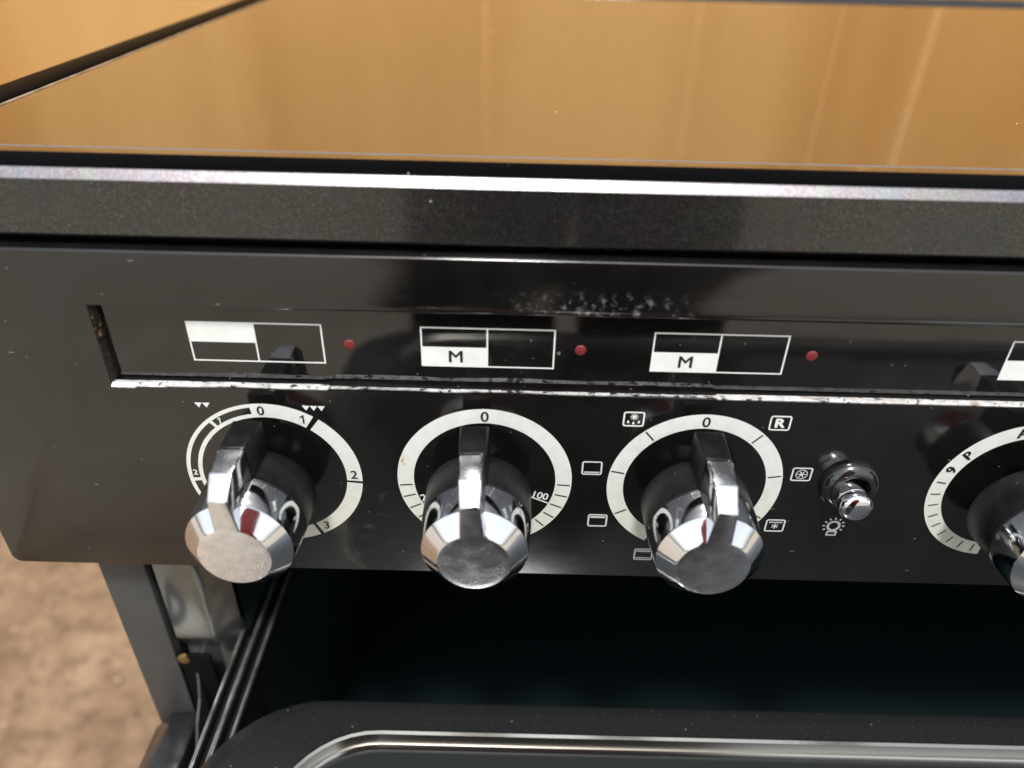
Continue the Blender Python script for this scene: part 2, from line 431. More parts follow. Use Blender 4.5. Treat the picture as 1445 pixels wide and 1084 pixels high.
# thin raised bead above the slot
bm = bmesh.new()
nb = 160; rv = []
for i in range(nb + 1):
    x = RX0 - 1 + (RX1 - RX0) * i / nb
    b_ = 0.14 + 0.4 * math.exp(-((x - 30) / 26) ** 2) + 0.35 * math.exp(-((x - 165) / 18) ** 2)
    rv.append([bm.verts.new(V(x, 0.02 if c_ in (0, 4) else -b_ * math.sin(math.pi * c_ / 4), RZ1 + 0.15 + 1.7 * c_ / 4)) for c_ in range(5)])
for i in range(nb):
    for c_ in range(4): bm.faces.new((rv[i][c_], rv[i][c_ + 1], rv[i + 1][c_ + 1], rv[i + 1][c_]))
fixn(bm); bm.normal_update()
if sum(f.normal.y for f in bm.faces) > 0: bmesh.ops.reverse_faces(bm, faces=bm.faces[:])
link('slot_bead', bm, M['panel'], cooker, smooth=60)

# hob surround: front bar with a bright chamfer, left rail, rear rail
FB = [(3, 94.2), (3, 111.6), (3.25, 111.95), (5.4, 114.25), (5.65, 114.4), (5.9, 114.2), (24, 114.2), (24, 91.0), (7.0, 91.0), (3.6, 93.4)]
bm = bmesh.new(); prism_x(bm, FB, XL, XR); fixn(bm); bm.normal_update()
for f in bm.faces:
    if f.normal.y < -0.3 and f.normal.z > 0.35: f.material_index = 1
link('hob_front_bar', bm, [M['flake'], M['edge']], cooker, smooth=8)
bm = bmesh.new()
prism_y(bm, [(XL + 0.0, 91.0), (-183.5, 91.0), (-183.5, 118.0), (-185.0, 118.9), (-194.5, 119.2), (-199.0, 118.2), (-201.4, 115.4), (-202.0, 108.5)], 24.2, 520)
fixn(bm); tag(link('hob_side_rail', bm, M['seal'], cooker, smooth=40), 'black left edge rail of the hob')
bm = bmesh.new(); boxmm(bm, -183.2, XR, 501.5, 520, 91, 120.5); bev(bm, 2, 3)
link('hob_rear_rail', bm, M['panel'], cooker, smooth=40)
bm = bmesh.new(); prism_x(bm, [(5.75, 114.25), (5.75, 114.75), (6.1, 115.0), (13.0, 116.6), (13.45, 116.7), (16, 116.7), (16, 114.25)], XL + 8, XR); fixn(bm)
link('hob_seal', bm, M['seal'], cooker, smooth=30)
# hob glass with its polished front chamfer
HZ = 117.4
bm = bmesh.new()
prism_x(bm, [(13.5, 116.75), (17.1, HZ - 0.22), (17.55, HZ), (501, HZ), (501, 113), (13.5, 113)], -182.8, XR - 3); fixn(bm)
hob = link('hob_glass', bm, M['hob'], cooker, smooth=3)
bm = bmesh.new(); prism_y(bm, [(-183.3, HZ - 1), (-182.9, HZ + 0.35), (-182.2, HZ + 0.35), (-181.6, HZ + 0.1), (-181.6, HZ - 1)], 17.6, 500.5); fixn(bm)
link('glass_edge_trim', bm, M['rail'], cooker)

# ------------------------------------------------------------------ flat prints on the panel
def poly2(bm, pts, y, cx=0, cz=0, rot=0.0, flip=False):
    c_, s_ = math.cos(rot), math.sin(rot)
    vs = [bm.verts.new(V(cx + x * c_ - z * s_, y, cz + x * s_ + z * c_)) for x, z in pts]
    f = bm.faces.new(vs); f.normal_update()
    if f.normal.y > 0: f.normal_flip()
def ring_seg(bm, a0, a1, r0, r1, y, cx, cz=0.0, step=2.0):
    n_ = max(2, int(abs(a1 - a0) / step)); pr = None
    for i in range(n_ + 1):
        t = math.radians(a0 + (a1 - a0) * i / n_)
        cur = [bm.verts.new(V(cx + r_ * math.sin(t), y, cz + r_ * math.cos(t))) for r_ in (r0, r1)]
        if pr: bm.faces.new((pr[0], cur[0], cur[1], pr[1]))
        pr = cur
def outl(bm, w_, h_, t, y, cx, cz, r=1.0):
    """rounded rectangle outline"""
    def rr(w2, h2, rad):
        p = []
        for qx, qz, a in ((1, 1, 0), (-1, 1, 90), (-1, -1, 180), (1, -1, 270)):
            for i in range(5):
                t_ = math.radians(a + i * 22.5)
                p.append((qx * (w2 - rad) + rad * math.cos(t_), qz * (h2 - rad) + rad * math.sin(t_)))
        return p
    o_, i_ = rr(w_ / 2, h_ / 2, r), rr(w_ / 2 - t, h_ / 2 - t, max(0.15, r - t))
    n_ = len(o_)
    ov = [bm.verts.new(V(cx + a, y, cz + b)) for a, b in o_]; iv = [bm.verts.new(V(cx + a, y, cz + b)) for a, b in i_]
    for i in range(n_):
        j = (i + 1) % n_; bm.faces.new((ov[i], ov[j], iv[j], iv[i]))
def rect(bm, x0, x1, z0, z1, y): face(bm, [V(x0, y, z0), V(x1, y, z0), V(x1, y, z1), V(x0, y, z1)])
def text(bm, s, size, cx, cz, y, rot=0.0, sx=1.0, bold=0.0, shear=0.0):
    cu = bpy.data.curves.new('lettering', 'FONT'); cu.body = s; cu.size = 1.0
    cu.align_x = 'CENTER'; cu.align_y = 'CENTER'; cu.shear = shear
    o = bpy.data.objects.new('lettering', cu); col.objects.link(o)
    dg = bpy.context.evaluated_depsgraph_get(); dg.update()
    me = bpy.data.meshes.new_from_object(o.evaluated_get(dg))
    xs = [v.co.x for v in me.vertices]; ys = [v.co.y for v in me.vertices]
    mx, my = (min(xs) + max(xs)) / 2, (min(ys) + max(ys)) / 2
    k_ = size / max(1e-6, max(ys) - min(ys))                     # size = height of the characters in mm
    c_, s_ = math.cos(rot), math.sin(rot)
    for q, (ox, oz) in enumerate([(0, 0)] if not bold else [(-bold, 0), (bold, 0), (0, bold * 0.6), (0, -bold * 0.6)]):
        vs = []
        for v in me.vertices:
            x, z = (v.co.x - mx) * k_ * sx + ox, (v.co.y - my) * k_ + oz
            vs.append(bm.verts.new(V(cx + x * c_ - z * s_, y - 0.004 * q, cz + x * s_ + z * c_)))
        for p in me.polygons:
            try: bm.faces.new([vs[i] for i in p.vertices])
            except ValueError: pass
    bpy.data.objects.remove(o); bpy.data.curves.remove(cu); bpy.data.meshes.remove(me)
def one(bm, h, cx, cz, y, rot=0.0):
    poly2(bm, [(-0.02 * h, -0.5 * h), (0.15 * h, -0.5 * h), (0.15 * h, 0.5 * h), (0.02 * h, 0.5 * h), (-0.02 * h, 0.44 * h)], y, cx, cz, rot)
    poly2(bm, [(-0.02 * h, 0.44 * h), (-0.27 * h, 0.27 * h), (-0.27 * h, 0.12 * h), (-0.02 * h, 0.28 * h)], y, cx, cz, rot)
def flat(name, bm, mat, parent):
    bm.normal_update()
    for f in bm.faces:
        if f.normal.y > 0: f.normal_flip()
    return link(name, bm, mat, parent)
Y1, Y2 = -0.10, -0.20
S = 79.39
RC = [-S, 0.0, S, 200.65]
# dial 1: solid to the right, hollow to the left
def scale_obj(bm, label):
    return tag(flat('dial_scale', bm, M['ring'], cooker), label)
bm = bmesh.new(); c = RC[0]
for a0, a1 in ((-8.3, 32.6), (36.2, 93.3), (95.2, 152.5), (155.2, 200)): ring_seg(bm, a0, a1, 27.1, 33.0, Y1, c)
ring_seg(bm, -150, -8.3, 31.5, 33.0, Y1, c); ring_seg(bm, -150, -8.3, 27.1, 28.7, Y1, c)
for a0, a1 in ((-40.0, -37.6), (-96.5, -93.6)): ring_seg(bm, a0, a1, 28.7, 31.5, Y1, c)
d1 = scale_obj(bm, 'dial scale half solid and half hollow')
def pol(cx, r, a): t = math.radians(a); return cx + r * math.sin(t), r * math.cos(t)
for s_, a in (('0', -1.5), ('1', 27.5), ('2', 87.5), ('3', 146.4)):
    bm = bmesh.new(); x, z = pol(c, 30.0, a); text(bm, s_, 3.8, x, z, Y2, bold=0.10) if s_ != '1' else one(bm, 3.7, x, z, Y2)
    flat('numeral', bm, M['ink'], d1)
for s_, a in (('1', -33.0), ('2', -88.5)):
    bm = bmesh.new(); x, z = pol(c, 30.1, a); text(bm, s_, 2.5, x, z, Y2, bold=0.12) if s_ != '1' else one(bm, 2.7, x, z, Y2)
    flat('numeral', bm, M['ring'], d1)
for cx_, cz_, n_ in ((-21.2, 31.9, 2), (18.4, 31.6, 3)):
    bm = bmesh.new()
    for i in range(n_):
        x = c + cx_ + (i - (n_ - 1) / 2) * 2.75
        poly2(bm, [(-1.35, 0.95), (1.35, 0.95), (0, -1.15)], Y1, x, cz_)
    flat('heat_symbol', bm, M['white'], cooker)
# dial 2
bm = bmesh.new(); c = RC[1]
ring_seg(bm, -152, 152, 26.8, 33.0, Y1, c)
d2 = scale_obj(bm, 'temperature dial scale with a rust mark')
bm = bmesh.new(); text(bm, '0', 4.3, c, 29.7, Y2, bold=0.10)
flat('numeral', bm, M['ink'], d2)
def ticks(angs, c, r0, r1, w_, parent):
    for a in angs:
        bm = bmesh.new(); t = math.radians(a)
        poly2(bm, [(-w_ / 2, r0), (w_ / 2, r0), (w_ / 2, r1), (-w_ / 2, r1)], Y2, c, 0, -t)
        flat('tick', bm, M['ink'], parent)
ticks([92.5, 102.8, 113.2, 123.7, 134, -95.6, -106, -116.8, -127], c, 27.6, 32.4, 0.55, d2)
for s_, x_, z_, r_, a in (('100', 21.6, -6.9, -13, 113.4), ('250', -21.4, -8.7, 16, -117)):
    bm = bmesh.new(); text(bm, s_, 3.3, c + x_, z_, Y1, rot=math.radians(r_), sx=0.95, bold=0.10)
    flat('numeral', bm, M['white'], d2)
    bm = bmesh.new(); poly2(bm, [(-0.3, 19.5), (0.3, 19.5), (0.3, 26.6), (-0.3, 26.6)], Y1, c, 0, -math.radians(a))
    flat('pointer_line', bm, M['white'], d2)
# dial 3
bm = bmesh.new(); c = RC[2]
ring_seg(bm, -152, 152, 26.8, 33.0, Y1, c)
d3 = scale_obj(bm, 'function dial scale with six tick marks')
bm = bmesh.new(); text(bm, '0', 4.3, c, 29.7, Y2, bold=0.10)
flat('numeral', bm, M['ink'], d3)
ticks([-40.5, -79.2, -117.9, 40.8, 79.9, 118.9], c, 27.5, 32.4, 0.6, d3)
# dial 4
bm = bmesh.new(); c = RC[3]
ring_seg(bm, -176, 176, 26.1, 32.3, Y1, c)
d4 = scale_obj(bm, 'timer dial scale with letters and close tick marks')
for s_, a in (('A', -14.6), ('P', -52.9), ('9', -68.7)):
    bm = bmesh.new(); x, z = pol(c, 29.2, a); text(bm, s_, 3.8, x, z, Y2, rot=-math.radians(a), bold=0.24)
    flat('numeral', bm, M['ink'], d4)
ticks([-81.3, -92.5, -103.2, -114.4, -125.3, -136, -146.8, -157.9, -169], c, 27.4, 31.0, 0.55, d4)

# function symbols round dial 3
def fsym(ang, kind):
    x, z = pol(RC[2], 39.9, ang); bm = bmesh.new()
    mat = M['white'] if kind in ('snow', 'R') else M['grey']
    outl(bm, 7.7, 6.5, 0.62, Y1, x, z, 1.0)
    if kind == 'snow':
        for i in range(4):
            poly2(bm, [(-0.17, -1.45), (0.17, -1.45), (0.17, 1.45), (-0.17, 1.45)], Y1 - 0.005 * i, x + 0.1, z + 1.0, math.radians(45 * i))
        for dx, dz in ((-1.9, -1.2), (0, -1.75), (1.9, -1.2)):
            poly2(bm, [(0, 0.8), (-0.36, 0.12), (-0.48, -0.2), (-0.3, -0.52), (0, -0.62), (0.3, -0.52), (0.48, -0.2), (0.36, 0.12)], Y1, x + dx, z + dz)
    elif kind == 'R': text(bm, 'R', 3.7, x, z, Y1, sx=1.1, bold=0.28)
    elif kind == 'fan':
        ring_seg(bm, 0, 360, 1.95, 2.25, Y1, x, z, 15)
        for i in range(3):
            poly2(bm, [(-0.18, -1.6), (0.18, -1.6), (0.18, 1.6), (-0.18, 1.6)], Y1 - 0.005 * i, x, z, math.radians(60 * i + 30))
    elif kind == 'grill':
        for i in range(6): poly2(bm, [(-0.45, 0.3), (0.45, 0.3), (0, -0.6)], Y1, x - 2.2 + i * 0.88, z + 1.7)
        for i in range(3):
            poly2(bm, [(-0.18, -1.4), (0.18, -1.4), (0.18, 1.4), (-0.18, 1.4)], Y1 - 0.005 * (i + 1), x, z - 0.3, math.radians(60 * i))
    elif kind == 'base': rect(bm, x - 2.9, x + 2.9, z - 2.25, z - 1.7, Y1)
    elif kind == 'top': rect(bm, x - 2.9, x + 2.9, z + 1.3, z + 2.2, Y1)
    elif kind == 'both': rect(bm, x - 2.9, x + 2.9, z - 2.25, z - 1.7, Y1); rect(bm, x - 2.9, x + 2.9, z + 1.3, z + 2.2, Y1)
    tag(flat('function_symbol', bm, mat, cooker), {'snow': 'defrost symbol with a star and drops', 'R': 'boxed letter R symbol', 'fan': 'fan in a circle symbol',
        'grill': 'fan grill symbol', 'base': 'bottom heat symbol', 'top': 'top heat symbol', 'both': 'top and bottom heat symbol'}[kind])
for a, kd in ((-40.8, 'snow'), (41.3, 'R'), (80.3, 'fan'), (119.2, 'grill'), (-79.5, 'base'), (-118.5, 'top'), (-158, 'both')): fsym(a, kd)
# lamp symbol
bm = bmesh.new(); lx, lz = 137.2, -19.2
ring_seg(bm, 0, 360, 1.75, 2.75, Y1, lx, lz + 0.3, 15)
for i in range(9):
    a = -120 + i * 30; t = math.radians(a)
    poly2(bm, [(-0.38, 3.35), (0.38, 3.35), (0.28, 4.35), (-0.28, 4.35)], Y1, lx, lz + 0.3, -t)
outl(bm, 4.2, 2.7, 0.75, Y1 - 0.01, lx, lz - 3.6, 0.5)
flat('lamp_symbol', bm, M['white'], cooker)

# burner position symbols on the strip
SY = 4.0
for kx, kind in ((-S, 'top'), (0, 'm'), (S, 'm'), (RC[3] - 0.0, 'low')):
    x0, z1 = -22.12 + kx, 63.53; x1, z0 = x0 + 46.04, z1 - 15.59; xm = x0 + 23.1; t = 0.55; zm = z1 - 7.9
    bm = bmesh.new(); y = SY - 0.12
    rect(bm, x0, x1, z1 - t, z1, y); rect(bm, x0, x1, z0, z0 + t, y)
    rect(bm, x0, x0 + t, z0 + t, z1 - t, y); rect(bm, x1 - t, x1, z0 + t, z1 - t, y)
    if kind == 'top':
        rect(bm, x0 + t, xm, zm, z1 - t, y); rect(bm, xm - t, xm, z0 + t, zm, y)
    else:
        rect(bm, x0 + t, xm, z0 + t, zm + 0.2, y); rect(bm, xm - t, xm, zm + 0.2, z1 - t, y)
    sy = tag(flat('burner_symbol', bm, M['white'], cooker), {'top': 'burner symbol with the upper left cell white', 'm': 'burner symbol with a letter M in the lower left cell', 'low': 'burner symbol with the lower left cell white'}[kind])
    if kind == 'm':
        bm = bmesh.new(); text(bm, 'M', 4.5, (x0 + xm) / 2 + 0.4, (z0 + zm) / 2 + 0.35, SY - 0.22, sx=1.1, bold=0.12)
        flat('letter', bm, M['ink'], sy)
# indicator lights
for i, kx in enumerate((-S, 0, S)):
    bm = bmesh.new(); cx, cz = 32.75 + kx, 55.73
    pr = []
    for d, r_ in ((0.0, 2.0), (0.2, 1.9), (0.38, 1.5), (0.48, 0.8)):
        pr.append([bm.verts.new(V(r_ * math.cos(t), -d, r_ * math.sin(t)) - V(0, 0, 0)) for t in [j * math.pi / 12 for j in range(24)]])
    for a_, b_ in zip(pr, pr[1:]):
        for j in range(24): bm.faces.new((a_[j], a_[(j + 1) % 24], b_[(j + 1) % 24], b_[j]))
    bm.faces.new(pr[-1]); fixn(bm)
    link('indicator_light', bm, M['red'], cooker, smooth=60, loc=V(cx, SY - 0.05, cz))

# ------------------------------------------------------------------ knobs (local space: -y towards the viewer, mm)
def L(x, d, z): return Vector((x / 1000, -d / 1000, z / 1000))
def lathe(bm, prof, seg=72, cap=False, mi=0):
    rows_ = [[bm.verts.new(L(r_ * math.sin(2 * math.pi * j / seg), d, r_ * math.cos(2 * math.pi * j / seg))) for j in range(seg)] for d, r_ in prof]
    fsx = []
    for a_, b_ in zip(rows_, rows_[1:]):
        for j in range(seg): fsx.append(bm.faces.new((a_[j], b_[j], b_[(j + 1) % seg], a_[(j + 1) % seg])))
    if cap: fsx.append(bm.faces.new(rows_[-1][::-1]))
    return rows_, fsx
def fin(bm, sections):
    """sections: (list of (d,z) profile pts with half width); each point its own half width"""
    lft = [bm.verts.new(L(-hw, d, z)) for d, z, hw in sections]; rgt = [bm.verts.new(L(hw, d, z)) for d, z, hw in sections]
    n_ = len(sections); out = []
    out.append(bm.faces.new(lft)); out.append(bm.faces.new(rgt[::-1]))
    for i in range(n_):
        j = (i + 1) % n_; out.append(bm.faces.new((lft[i], rgt[i], rgt[j], lft[j])))
    return out
bm = bmesh.new()
lathe(bm, [(24.5, 16.0), (9.5, 17.6), (8.6, 18.3), (8.4, 18.7), (8.7, 19.2), (9.3, 19.4), (24.3, 19.25), (24.6, 19.0), (24.6, 10)])
fb = bmesh.new()
fin(fb, [(8.6, 12, 5.0), (8.6, 31.9, 5.0), (24.55, 32.3, 4.45), (24.55, 12, 4.55)])
bmesh.ops.recalc_face_normals(fb, faces=fb.faces[:])
bmesh.ops.bevel(fb, geom=[e for e in fb.edges if e.calc_face_angle(0) > 0.5 and min(v.co.z for v in e.verts) > 0.02], offset=0.0008, segments=3, profile=0.5, affect='EDGES')
me_t = bpy.data.meshes.new('t'); fb.to_mesh(me_t); fb.free(); bm.from_mesh(me_t); bpy.data.meshes.remove(me_t)
fixn(bm)
knob = link('knob', bm, M['plastic'], cooker, smooth=35)
# chrome cap: band, bevel and end face
bm = bmesh.new()
rows_, fsx = lathe(bm, [(24.3, 14), (24.75, 18.7), (24.85, 19.05), (25.1, 19.2), (36.3, 18.25), (36.75, 18.1), (37.1, 17.75), (41.7, 12.85), (42.0, 12.5), (42.25, 12.15)])
inner_rows, f2 = lathe(bm, [(42.25, 12.15), (42.35, 11.6), (42.40, 10.0), (42.45, 5.0)], cap=True)
for f in f2: f.material_index = 1
bmesh.ops.remove_doubles(bm, verts=bm.verts[:], dist=2e-6)
fixn(bm)
cap = link('chrome_cap', bm, [M['chrome'], M['hammer']], knob, smooth=22)
# chrome part of the pointer
bm = bmesh.new()
ff = fin(bm, [(24.8, 8, 4.4), (24.8, 32.05, 4.3), (36.5, 31.1, 3.65), (43.4, 25.2, 3.2), (42.15, 10.0, 4.2), (42.4, 8, 3.9)])
fixn(bm)
bm.normal_update()
for f in bm.faces:
    f.material_index = 1 if abs(f.normal.x) < 0.6 else 0
bmesh.ops.bevel(bm, geom=[e for e in bm.edges if e.calc_face_angle(0) > 0.3 and max(v.co.z for v in e.verts) > 0.02], offset=0.0006, segments=3, profile=0.5, affect='EDGES')
ptr = link('pointer', bm, [M['chrome'], M['hammer']], knob, smooth=18)
# the left knob's end face is rougher and sparkles
cap_plain = cap.copy(); cap.data = cap.data.copy(); cap.data.materials[1] = M['sparkle']
tag(cap, 'cap with a rough sparkling silver end face')
for i, (kx, rz) in enumerate(zip(RC, (1.6, 2.4, -1.2, 1.0))):
    if i == 0: kb, parts = knob, [cap, ptr]
    else:
        kb = knob.copy(); col.objects.link(kb); kb.parent = cooker
        parts = []
        for p_ in (cap_plain, ptr):
            q = p_.copy(); col.objects.link(q); q.parent = kb; parts.append(q)
    kb.location = V(kx - 1.8, 0, 0)
    kb.rotation_euler = (0, -math.radians(rz), 0)

# lamp push button
bm = bmesh.new()
bl = V(137.6, 0, 2.2)
lathe(bm, [(-0.1, 11.0), (1.2, 11.0), (2.6, 10.4), (3.8, 9.0), (4.3, 7.8), (4.2, 6.6), (3.2, 6.2), (1.0, 6.2)], 48); fixn(bm)
bt = link('push_button', bm, simple('button_collar', (0.010, 0.010, 0.011), 0.10, 0, 1.8).m, cooker, smooth=50, loc=bl)
bm = bmesh.new()
lathe(bm, [(1.0, 5.75), (8.9, 5.75), (9.05, 5.55), (9.25, 5.75), (9.6, 6.0), (12.6, 5.95), (13.7, 5.4), (14.4, 4.2), (14.65, 2.0)], 48, cap=True); fixn(bm)
bmesh.ops.translate(bm, verts=bm.verts[:], vec=(-0.0018, 0, -0.0003))
link('plunger', bm, M['chrome'], bt, smooth=40)

# ------------------------------------------------------------------ lower body
bm = bmesh.new(); boxmm(bm, -169.0, -148.9, 10, 480, -186, -51.5); bev(bm, 0.8, 2)
link('side_panel', bm, M['steel'], cooker, smooth=40)
bm = bmesh.new(); boxmm(bm, -148.8, -146.8, 16, 60, -186, -51.5)
link('panel_gap', bm, M['dark'], cooker)
# front jamb: folded sheet with a dished lower corner
bm = bmesh.new(); gx = [-146.7 + 1.3 * q for q in range(21)]
gz = [-52 - 3.0 * q for q in range(37)]
gr = []
for z in gz:
    rw = []
    for x in gx:
        y = 12.0 + max(0.0, (x + 129) * 1.6)
        t = 0.0
        if -94 <= z < -58: t = (-58 - z) / 36.0
        elif -110 <= z < -94: t = 1 - (-94 - z) / 16.0
        t = t * t * (3 - 2 * t)
        y += 4.5 * t * max(0.0, 1 - ((x + 137.5 - (z + 94) * 0.09) / 8.5) ** 2)
        if z < -112: y += 6 * min(1, (-112 - z) / 12)
        rw.append(bm.verts.new(V(x, y, z)))
    gr.append(rw)
for i in range(len(gz) - 1):
    for j in range(len(gx) - 1): bm.faces.new((gr[i][j], gr[i][j + 1], gr[i + 1][j + 1], gr[i + 1][j]))
fixn(bm); bm.normal_update()
if sum(f.normal.y for f in bm.faces) > 0: bmesh.ops.reverse_faces(bm, faces=bm.faces[:])
link('front_jamb', bm, M['jamb'], cooker, smooth=50)
# hinge slot, screw and hinge arm
bm = bmesh.new(); boxmm(bm, -146.5, -131.5, 8.5, 11.0, -186, -121); bev(bm, 1, 2)
link('hinge_slot', bm, M['dark'], cooker, smooth=40)
bm = bmesh.new(); lathe(bm, [(0, 3.3), (0.8, 3.2), (1.2, 2.7), (1.3, 1.2)], 24, cap=True); fixn(bm)
link('hinge_screw', bm, M['brass'], cooker, smooth=40, loc=V(-144.6, 9.6, -124.0))
bm = bmesh.new()
prof = [(-16, -190), (-13, -172), (-4, -156), (4, -148), (8, -138), (9, -130)]
for i, (y, z) in enumerate(prof): pass
pa = [(y, z) for y, z in prof] + [(y + 14, z) for y, z in prof[::-1]]
prism_x(bm, pa, -141.0, -139.8); fixn(bm)
link('hinge_arm', bm, M['steel'], cooker)
# runner rail at the left of the open compartment
bm = bmesh.new()
def railprof(yv):
    return None
R_ = [(-124, -136), (-124, -127.2), (-122.6, -126.4), (-121.4, -127.2), (-120.8, -130.5), (-118.2, -130.5), (-117.6, -127.0), (-116.2, -126.0), (-114.8, -127.0), (-114.2, -131.0), (-112.0, -131.0), (-111.5, -128.2), (-110.3, -127.4), (-109.2, -128.4), (-109.2, -136)]
prism_y(bm, R_, -150, 78); fixn(bm)
rail = link('runner_rail', bm, M['railblack'], cooker, smooth=35)
for xa, xb, zt in ((-123.6, -121.9, -126.1), (-117.4, -115.3, -125.7), (-111.3, -109.6, -127.1)):
    bm = bmesh.new(); boxmm(bm, xa, xb, -149, 77, zt - 1.2, zt); bev(bm, 0.4, 2)
    link('rail_lip', bm, M['rail'], rail, smooth=40)
# dark compartment behind the panel
bm = bmesh.new()
x0, x1, y0, y1, z0, z1 = -119.0, 692.0, 26.0, 440.0, -330.0, -46.0
Q = lambda x, y, z: V(x, y, z)
for pts in ([Q(x0, y0, z0), Q(x0, y1, z0), Q(x0, y1, z1), Q(x0, y0, z1)], [Q(x1, y0, z0), Q(x1, y0, z1), Q(x1, y1, z1), Q(x1, y1, z0)],
            [Q(x0, y1, z0), Q(x1, y1, z0), Q(x1, y1, z1), Q(x0, y1, z1)], [Q(x0, y0, z0), Q(x1, y0, z0), Q(x1, y1, z0), Q(x0, y1, z0)],
            [Q(x0, y0, z1), Q(x0, y1, z1), Q(x1, y1, z1), Q(x1, y0, z1)]): face(bm, pts)
bmesh.ops.remove_doubles(bm, verts=bm.verts[:], dist=1e-6)
link('oven_cavity', bm, M['cavity'], cooker)
bm = bmesh.new(); boxmm(bm, -169, 692, 10, 480, -690, -332); link('lower_body', bm, M['steel'], cooker)
bm = bmesh.new(); boxmm(bm, -183, 692, 30.5, 500, -45, 90.5); link('upper_body', bm, M['steel'], cooker)
bm = bmesh.new(); boxmm(bm, -150, 680, 60, 460, -779.5, -690); link('plinth', bm, M['dark'], cooker)
bm = bmesh.new(); boxmm(bm, -169, -120, 60.5, 480, -331, -187); link('side_lining', bm, M['dark'], cooker)
# open door lying forwards: rounded black frame, window and bright trim
def rrect(x0, x1, y0, y1, rad, seg=10):
    p = []
    for cx, cy, a in ((x1 - rad, y1 - rad, 0), (x0 + rad, y1 - rad, 90), (x0 + rad, y0 + rad, 180), (x1 - rad, y0 + rad, 270)):
        for i in range(seg + 1):
            t = math.radians(a + 90 * i / seg); p.append((cx + rad * math.cos(t), cy + rad * math.sin(t)))
    return p
def rim(bm, lo, li, z_o, z_i):
    n_ = len(lo)
    a_ = [bm.verts.new(V(x, y, z_o)) for x, y in lo]; b_ = [bm.verts.new(V(x, y, z_i)) for x, y in li]
    for i in range(n_): bm.faces.new((a_[i], a_[(i + 1) % n_], b_[(i + 1) % n_], b_[i]))
DX0, DX1, DY0, DY1, DZ = -121.0, 692.0, -330.0, -12.0, -120.0
bm = bmesh.new()
Lp = [(rrect(DX0 + i_ + (20 if i_ > 10 else 0), DX1 - i_, DY0 + i_, DY1 - i_, r_), z_) for i_, r_, z_ in ((0, 52, DZ - 30), (0, 52, DZ - 4), (0.8, 51.5, DZ - 1.4), (3, 50, DZ), (8.0, 46, DZ), (16, 41, DZ - 0.05), (16, 41, DZ - 6))]
for (a_, za), (b_, zb) in zip(Lp, Lp[1:]): rim(bm, a_, b_, za, zb)
bmesh.ops.remove_doubles(bm, verts=bm.verts[:], dist=1e-6); fixn(bm)
bm.faces.new([v for v in [bm.verts.new(V(x, y, DZ - 30)) for x, y in Lp[0][0]]])
door = link('oven_door', bm, M['door'], cooker, smooth=40)
bm = bmesh.new()
Tp = [(rrect(DX0 + i_ + 20, DX1 - i_, DY0 + i_, DY1 - i_, r_), z_) for i_, r_, z_ in ((15.6, 41.5, DZ - 1.2), (15.6, 41.5, DZ + 0.9), (16.6, 40.5, DZ + 1.7), (18.0, 39, DZ + 1.3), (18.8, 38.4, DZ - 0.8), (19.6, 37.8, DZ - 2.2), (20.8, 37, DZ - 1.8), (21.6, 36.4, DZ - 2.6), (21.6, 36.4, DZ - 6))]
for (a_, za), (b_, zb) in zip(Tp, Tp[1:]): rim(bm, a_, b_, za, zb)
bmesh.ops.remove_doubles(bm, verts=bm.verts[:], dist=1e-6); fixn(bm)
link('trim', bm, M['trimmetal'], door, smooth=50)
bm = bmesh.new(); face(bm, [V(x, y, DZ - 4.5) for x, y in rrect(DX0 + 41.4, DX1 - 21.4, DY0 + 21.4, DY1 - 21.4, 36.5)]); bm.normal_update()
link('window', bm, M['doorglass'], door)
# black lower front corner post
bm = bmesh.new(); prism_y(bm, [(-176, -330), (-146, -330), (-146, -168), (-160, -168), (-171, -180), (-176, -198)], -22, 9.8); fixn(bm); bev(bm, 1.5, 2)
link('corner_post', bm, M['door'], cooker, smooth=40)

# ------------------------------------------------------------------ the person standing in front of the cooker (seen in the reflections)
person = bpy.data.objects.new('person', None); col.objects.link(person)
person.location = (0.085, -0.74, 0)
tag(person, 'person in a red jacket and black trousers standing before the cooker', 'person')
def skin_obj(name, pts, edges, mat, parent, sub=2):
    me = bpy.data.meshes.new(name); me.from_pydata([p[:3] for p in pts], edges, [])
    o = bpy.data.objects.new(name, me); col.objects.link(o)
    md = o.modifiers.new('skin', 'SKIN'); md.use_smooth_shade = True; md.branch_smoothing = 0.6
    for i, p in enumerate(pts):
        sv = me.skin_vertices[0].data[i]; r_ = p[3]
        sv.radius = r_ if isinstance(r_, tuple) else (r_, r_)
        sv.use_root = (i == 0)
    sb = o.modifiers.new('sub', 'SUBSURF'); sb.levels = sub; sb.render_levels = sub
    dg = bpy.context.evaluated_depsgraph_get(); dg.update()
    me2 = bpy.data.meshes.new_from_object(o.evaluated_get(dg))
    o.modifiers.clear(); o.data = me2; me2.materials.clear(); me2.materials.append(mat)
    for p in me2.polygons: p.use_smooth = True
    o.parent = parent
    return o
def ball(name, c, r, mat, parent):
    bm = bmesh.new(); bmesh.ops.create_uvsphere(bm, u_segments=24, v_segments=16, radius=1.0)
    for v in bm.verts: v.co = Vector((c[0] + v.co.x * r[0], c[1] + v.co.y * r[1], c[2] + v.co.z * r[2]))
    return link(name, bm, mat, parent, smooth=60)
